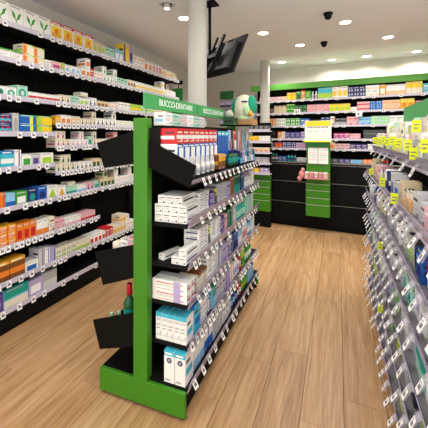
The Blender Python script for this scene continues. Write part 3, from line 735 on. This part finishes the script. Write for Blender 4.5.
mb = MB(); mb.box(-.2, CL, .575, .60, 1.08, 2.40, m_black); mb.build('back_panel', bs)
mb = MB(); mb.box(-.2, CL, .14, .17, 2.30, 2.395, m_head); mb.build('header_board', bs)
mb = MB(); mb.box(-.2, CL, .171, .57, 2.352, 2.360, m_blackmetal); mb.build('canopy', bs)
mb = MB(); mb.box(-.18, CL - .02, .20, .215, 2.3605, 2.368, emit('led_strip_glow', '#fff4dc', 9)); mb.build('light_strip', bs)
mb = MB(); mb.box(-.18, CL - .02, .19, .20, 2.342, 2.3515, MATS['led_strip_glow']); mb.build('light_strip', bs)
BZ = [2.10, 1.885, 1.665, 1.445, 1.285]
for k, z in enumerate(BZ):
    shelf(bs, -.2, CL, z, .34, y0=.12 + (0 if k else .0), thick=.016, rail_h=.026, tags=tagrow(-.1, 2.9, .13, skip=.2), tagmesh=TAG_B)
for x in (-.2, .62, 1.44, 2.26, 3.08):
    mb = MB(); mb.box(x, x + .015, .52, .574, 1.08, 2.385, m_blackmetal); mb.build('upright', bs)
CARTON[0] = 'remedy_carton'
FB = Frame(BO, -BTH)
def brow(k, spec):
    spec = [q if q[0] is None else (q[0], q[1], q[2], min(q[3] * (1.15 if len(q) < 6 else 1.1), .185 if k == 0 else (.13 if k == 3 else .16))) + tuple(q[4:]) for q in spec]
    row(FB, (BZ + [1.079])[k], -.02, spec, f"on the {['top', 'second', 'third', 'fourth', 'fifth', 'lowest'][k]} shelf above the black drawers", y=.135, gap=.003)
brow(0, [('c cream text:brown', 2, .10, .07), ('c rose text:white', 2, .09, .07), ('c beige text:rose', 1, .09, .07), ('c amber block:yellow', 2, .075, .12), ('tall c green block:darkgreen', 1, .075, .13), ('tall c orange text:white', 1, .06, .14), ('tall c green text:lime', 1, .09, .13), ('b silver band:grey cap:white', 2, .05, .12), ('large c lime cap:aqua', 2, .105, .17), ('c white block:yellow', 3, .075, .17), ('c navy dots:silver', 3, .08, .145),
         ('c white text:peach', 2, .09, .15), ('c amber block:white', 1, .08, .15), ('c white foot:peach', 4, .06, .14), ('c cream cap:yellow', 3, .065, .18), ('c aqua text:white', 5, .08, .13)])
brow(1, [('c brown text:rose', 2, .10, .08), ('c charcoal text:rose', 1, .05, .09), ('c beige top:brown', 3, .07, .125), ('c green top:lime', 2, .065, .07, .12, 2), ('c darkgreen text:green', 3, .065, .06, .12, 2), ('c rose text:red', 4, .083, .06, .12, 2), ('c yellow block:lime', 4, .075, .11), ('c white text:silver', 1, .09, .06), ('c rose band:red', 2, .085, .065, .12, 2), ('c blue dots:sky', 2, .08, .065, .12, 2), ('c peach text:orange', 4, .055, .13), ('c yellow block:orange', 2, .085, .14), ('c magenta block:rose', 4, .07, .11), ('c rose text:white', 2, .09, .1)])
brow(2, [('c cream left:orange', 1, .09, .12), ('c orange oval:peach', 2, .07, .12), ('c beige dots:orange', 1, .07, .12), ('c white dots:green', 2, .07, .12), ('c green dots:white', 3, .08, .12), ('c blue text:white', 2, .07, .11), ('c charcoal text:grey', 2, .085, .09), ('c navy block:cream', 2, .07, .12), ('c cream text:brown', 1, .06, .13), ('c grey cap:charcoal', 2, .085, .1), ('c rose text:red', 2, .08, .12), ('c sky text:blue', 2, .08, .11), ('c mint dots:lime', 3, .08, .12), ('c white text:green', 4, .08, .12)])
brow(3, [(None, .23), (None, .1), ('tall c orange text:white', 1, .06, .13), ('c cream text:amber', 1, .06, .13), ('c navy text:lilac', 3, .085, .11), ('c lilac dots:navy', 2, .075, .11), ('c blue text:lilac', 2, .075, .11), (None, .2), ('c magenta text:white', 3, .075, .09), ('c rose text:magenta', 2, .075, .08), (None, .38), ('c lime block:white', 3, .08, .12), ('c white dots:green', 5, .08, .12)])
brow(4, [('c charcoal text:silver', 3, .09, .09), ('c red block:orange', 2, .06, .09), ('c navy dots:silver', 3, .075, .095), ('c lilac dots:red', 2, .075, .09), (None, .15), ('c charcoal text:green', 1, .07, .1), ('c red text:white', 2, .07, .05, .1, 2), ('c beige block:orange', 1, .08, .1), ('c rose text:charcoal', 3, .07, .08), ('c navy text:rose', 3, .08, .08), ('c white text:grey', 4, .08, .08)])
row(FB, 1.0795, -.02, [(None, .2), ('b charcoal band:grey cap:teal', 3, .05, .12), ('c navy text:sky', 2, .07, .08), ('b teal band:navy cap:black', 3, .05, .12), ('c silver text:grey', 2, .08, .06), ('b navy band:sky cap:silver', 3, .05, .12), (None, .12), ('c charcoal text:grey', 2, .09, .06), ('c navy text:rose', 2, .08, .06), ('c sky text:blue', 2, .08, .05), ('c orange text:white', 2, .06, .06), ('b charcoal band:red cap:black', 4, .05, .11)], 'standing on the black drawer counter', y=.03)
# dark glass cases on the fourth shelf
for x, w, lab in ((-.02, .30, 'beside the round column'), (1.645, .335, 'beside the pink cartons')):
    t = thing('display_case', f'dark glass-fronted display case {lab} on the end-wall shelving', 'display case', FB.at(x + .005, .1, 1.4455), -BTH)
    mb = MB(); mb.box(0, w, .04, .16, 0, .155, m_black); mb.build('case_body', t)
    mb = MB(); mb.box(.012, w - .012, .036, .039, .012, .145, mat('smoked_glass', '#17191a', .08, spec=.6)); mb.build('glass_front', t)
    mb = MB(); mb.box(.01, w - .01, .033, .0355, .085, .090, m_steel); mb.build('glass_rail', t)
# small white number card clipped on the header shelf
t = thing('number_card', 'small white shelf card with a dark symbol among green cartons', 'sign', FB.at(.66, .085, 1.865), -BTH)
mb = MB(); mb.box(-.05, .05, 0, .002, -.0, .085, m_tagw); mb.build('card', t)
mb = MB(); mb.box(-.03, -.005, -.001, -.0002, .02, .065, m_tagk); mb.build('symbol', t)
mb = MB(); mb.box(.012, .028, -.001, -.0002, .02, .065, m_tagk); mb.build('symbol', t)
t = thing('number_card', 'small white shelf card with a dark symbol above the pink cartons', 'sign', FB.at(1.60, .085, 1.80), -BTH)
mb = MB(); mb.box(-.045, .045, 0, .002, -.0, .075, m_tagw); mb.build('card', t)
mb = MB(); mb.box(-.025, .005, -.001, -.0002, .02, .055, m_tagk); mb.build('symbol', t)

# green promotional towers in front of the drawers
def tower(x, w, label, off, top, brk, green=9):
    t = thing('promotion_tower', label, 'display stand', FB.at(x, off, 0), -BTH)
    mb = MB(); mb.box(0, w, .02, .035, .26, min(top, green), m_green); mb.build('back_board', t)
    if green < top: mb = MB(); mb.box(0, w, .02, .035, green, top, m_black); mb.build('upper_board', t)
    for z, ph in ((.262, .178), (.45, .095), (.555, .105), (.67, .09)):
        mb = MB(); mb.box(.004, w - .004, -.03, .0195, z, z + .006, m_green); sh = mb.build('ledge', t)
        mb = MB(); mb.box(.002, w - .002, -.034, -.0305, z - .002, z + ph - .006, m_green); f = mb.build('pocket_front', sh)
        mb = MB(); mb.box(.002, w - .002, -.037, -.029, z + ph - .006, z + ph, mat('pocket_edge', '#c4d0b4', .4)); mb.build('pocket_edge', sh)
    for sx in (.01, w - .03):
        mb = MB(); mb.box(sx, sx + .02, .036, brk, .9, .93, m_blackmetal); mb.build('wall_bracket', t)
    return t
tw = tower(.858, .355, 'green promotion tower with pockets, white price poster and pink basket', -.17, 1.42, .165)
mb = MB(); mb.box(-.02, .375, .0, .012, 1.425, 1.735, mat('poster_paper', '#f0efe6', .6, noise=.04, nscale=20)); po = mb.build('price_poster', tw)
mb = MB(); mb.box(-.012, .367, -.002, -.0003, 1.655, 1.730, pal('yellow')); mb.build('poster_heading', po)
mb = MB(); mb.box(-.03, .385, -.03, .03, 1.405, 1.424, pal('neon')); mb.build('poster_foot', tw)
for r_, n_, hh in ((1.625, 8, .022), (1.57, 3, .010), (1.53, 9, .006), (1.495, 10, .006), (1.46, 7, .006)):
    for k in range(n_):
        mb = MB(); a = .02 + k * .32 / n_; mb.box(a, a + .32 / n_ * .7, -.0016, -.0004, r_, r_ + hh, m_tagk if hh > .02 else pal('grey')); mb.build('poster_print', po)
mb = MB(); mb.box(.0, .355, -.02, .0195, 1.325, 1.404, mat('deep_green_card', '#1d5a2a', .5)); mb.build('header_card', tw)
for k in range(2):
    mb = MB(); mb.box(.03 + k * .155, .175 + k * .155, -.004, .0015, 1.07, 1.322, pal('white')); le = mb.build('leaflet', tw)
    for j in range(5):
        mb = MB(); mb.box(.045 + k * .155, .16 + k * .155, -.0055, -.0045, 1.13 + j * .035, 1.14 + j * .035, pal(['rose', 'mint', 'grey'][j % 3])); mb.build('leaflet_print', le)
m_pinkw = mat('pink_wire', '#d98a88', .4, noise=.1)
bsk = thing('wire_basket', 'pink basket hooked on the green promotion tower', 'basket', FB.at(.80, -.275, .84), -BTH)
mb = MB(); mb.box(.05, .405, .0, .085, 0, .008, m_pinkw); mb.build('basket_floor', bsk)
for a, b, c, d in ((.05, .405, 0, .006), (.05, .405, .079, .085)):
    mb = MB(); mb.box(a, b, c, d, .010, .022, m_pinkw); mb.build('rim_rail', bsk)
    mb = MB(); mb.box(a, b, c, d, .078, .09, m_pinkw); mb.build('rim_rail', bsk)
    for k in range(8):
        mb = MB(); mb.box(a + .005 + k * .048, a + .012 + k * .048, c + .001, d - .001, .0225, .0775, m_pinkw); mb.build('upright_bar', bsk)
for i in range(5):
    put(Frame(FB.at(.80, -.275, .8485), -BTH), 'small c rose text:red' if i % 2 else 'small c white text:rose', .055, .05, .10, .085 + i * .068, .018, 0, 'standing in the pink basket')
hb = thing('plush_charm', 'small pink knobbly bag hanging beside the pink basket', 'bag', FB.at(.805, -.255, .81))
blob((0, 0, .09), (.042, .035, .065), m_pinkw).build('bag_body', hb, True)
blob((-.03, 0, .03), (.035, .03, .04), m_pinkw).build('bag_foot', hb, True)
blob((.02, 0, .165), (.028, .025, .035), m_pinkw).build('bag_top', hb, True)

tw2 = tower(-.03, .325, 'green promotion tower with pockets standing before the round column', -.215, 1.72, .20, .86)
for z in (1.585, 1.40, 1.225, 1.05, .885):
    mb = MB(); mb.box(-.02, .345, -.10, .0195, z - .012, z, m_white); sh = mb.build('shelf', tw2)
    mb = MB(); mb.box(-.02, .345, -.105, -.1005, z - .018, z + .026, m_strip); mb.build('label_rail', sh)
FT = Frame(FB.at(-.03, -.215, 0), -BTH)
mb = MB(); mb.box(0, .325, -.03, .035, 0, .245, m_black); mb.build('base', tw2)
TT = 'on the green tower before the round column'
for i in range(4): put(FT, 'c charcoal text:grey', .078, .09, .09, .03 + i * .085, -.095, 1.5858, TT)
for i in range(2): put(FT, 'c yellow block:amber', .078, .09, .10, .03 + i * .082, -.095, 1.4008, TT)
for i in range(2): put(FT, 'c white text:silver', .078, .09, .10, .20 + i * .083, -.095, 1.4008, TT)
for i in range(4): put(FT, 'c cream block:orange', .075, .09, .085, .03 + i * .083, -.095, 1.2258, TT)
for i in range(3): put(FT, 'c grey text:lilac', .10, .09, .10, .045 + i * .108, -.095, 1.0508, TT)
for i in range(2): put(FT, 'c amber block:yellow', .085, .09, .085, .03 + i * .09, -.095, .8858, TT)
for i in range(2): put(FT, 'c lilac text:white', .06, .09, .09, .21 + i * .07, -.095, .8858, TT)
# ------------------------------------------------------------------ far left corner
rk = thing('slim_rack', 'slim white rack with green top beside the round column, end wall', 'rack', (-2.02, 5.86, 0), -BTH)
mb = MB(); mb.box(-.13, .13, 0.05, .13, 0, 2.36, m_white); mb.build('rack_body', rk)
mb = MB(); mb.box(-.13, .13, -.03, .049, 2.22, 2.37, mat('rack_green', '#2b6b3a', .5)); mb.build('rack_header', rk)
FK = Frame((-2.02, 5.86, 0), -BTH)
for z in (2.03, 1.85, 1.67, 1.49):
    mb = MB(); mb.box(-.13, .13, -.08, .049, z, z + .012, m_white); mb.build('rack_shelf', rk)
    for i in range(2): put(FK, 'c lilac foot:charcoal', .11, .08, .12, -.06 + i * .12, -.07, z + .0125, 'on the slim white rack')
mb = MB()
pn = thing('green_panel', 'upright dark green panel standing past the end of the wall shelving', 'panel', (-2.50, 4.75, 0))
mb.box(-.10, .08, 0, .03, 0, 2.30, mat('panel_green', '#2f7d34', .5)); mb.build('panel_board', pn)
mb = MB(); mb.box(-.14, .12, -.02, .05, 0, .03, m_blackmetal); mb.build('panel_foot', pn)
sp = thing('wall_spotlight', 'small black adjustable spotlight high beside the round column', 'light', (-2.50, 4.765, 2.301))
mb = MB(); mb.tube((0, 0, 0), (0, 0, .08), .008, 8, m_blackmetal); mb.build('stem', sp)
mb = MB(); mb.tube((-.05, -.06, .10), (.05, .04, .10), .035, 14, m_blackmetal); mb.build('lamp_head', sp)

bpy.context.view_layer.update()
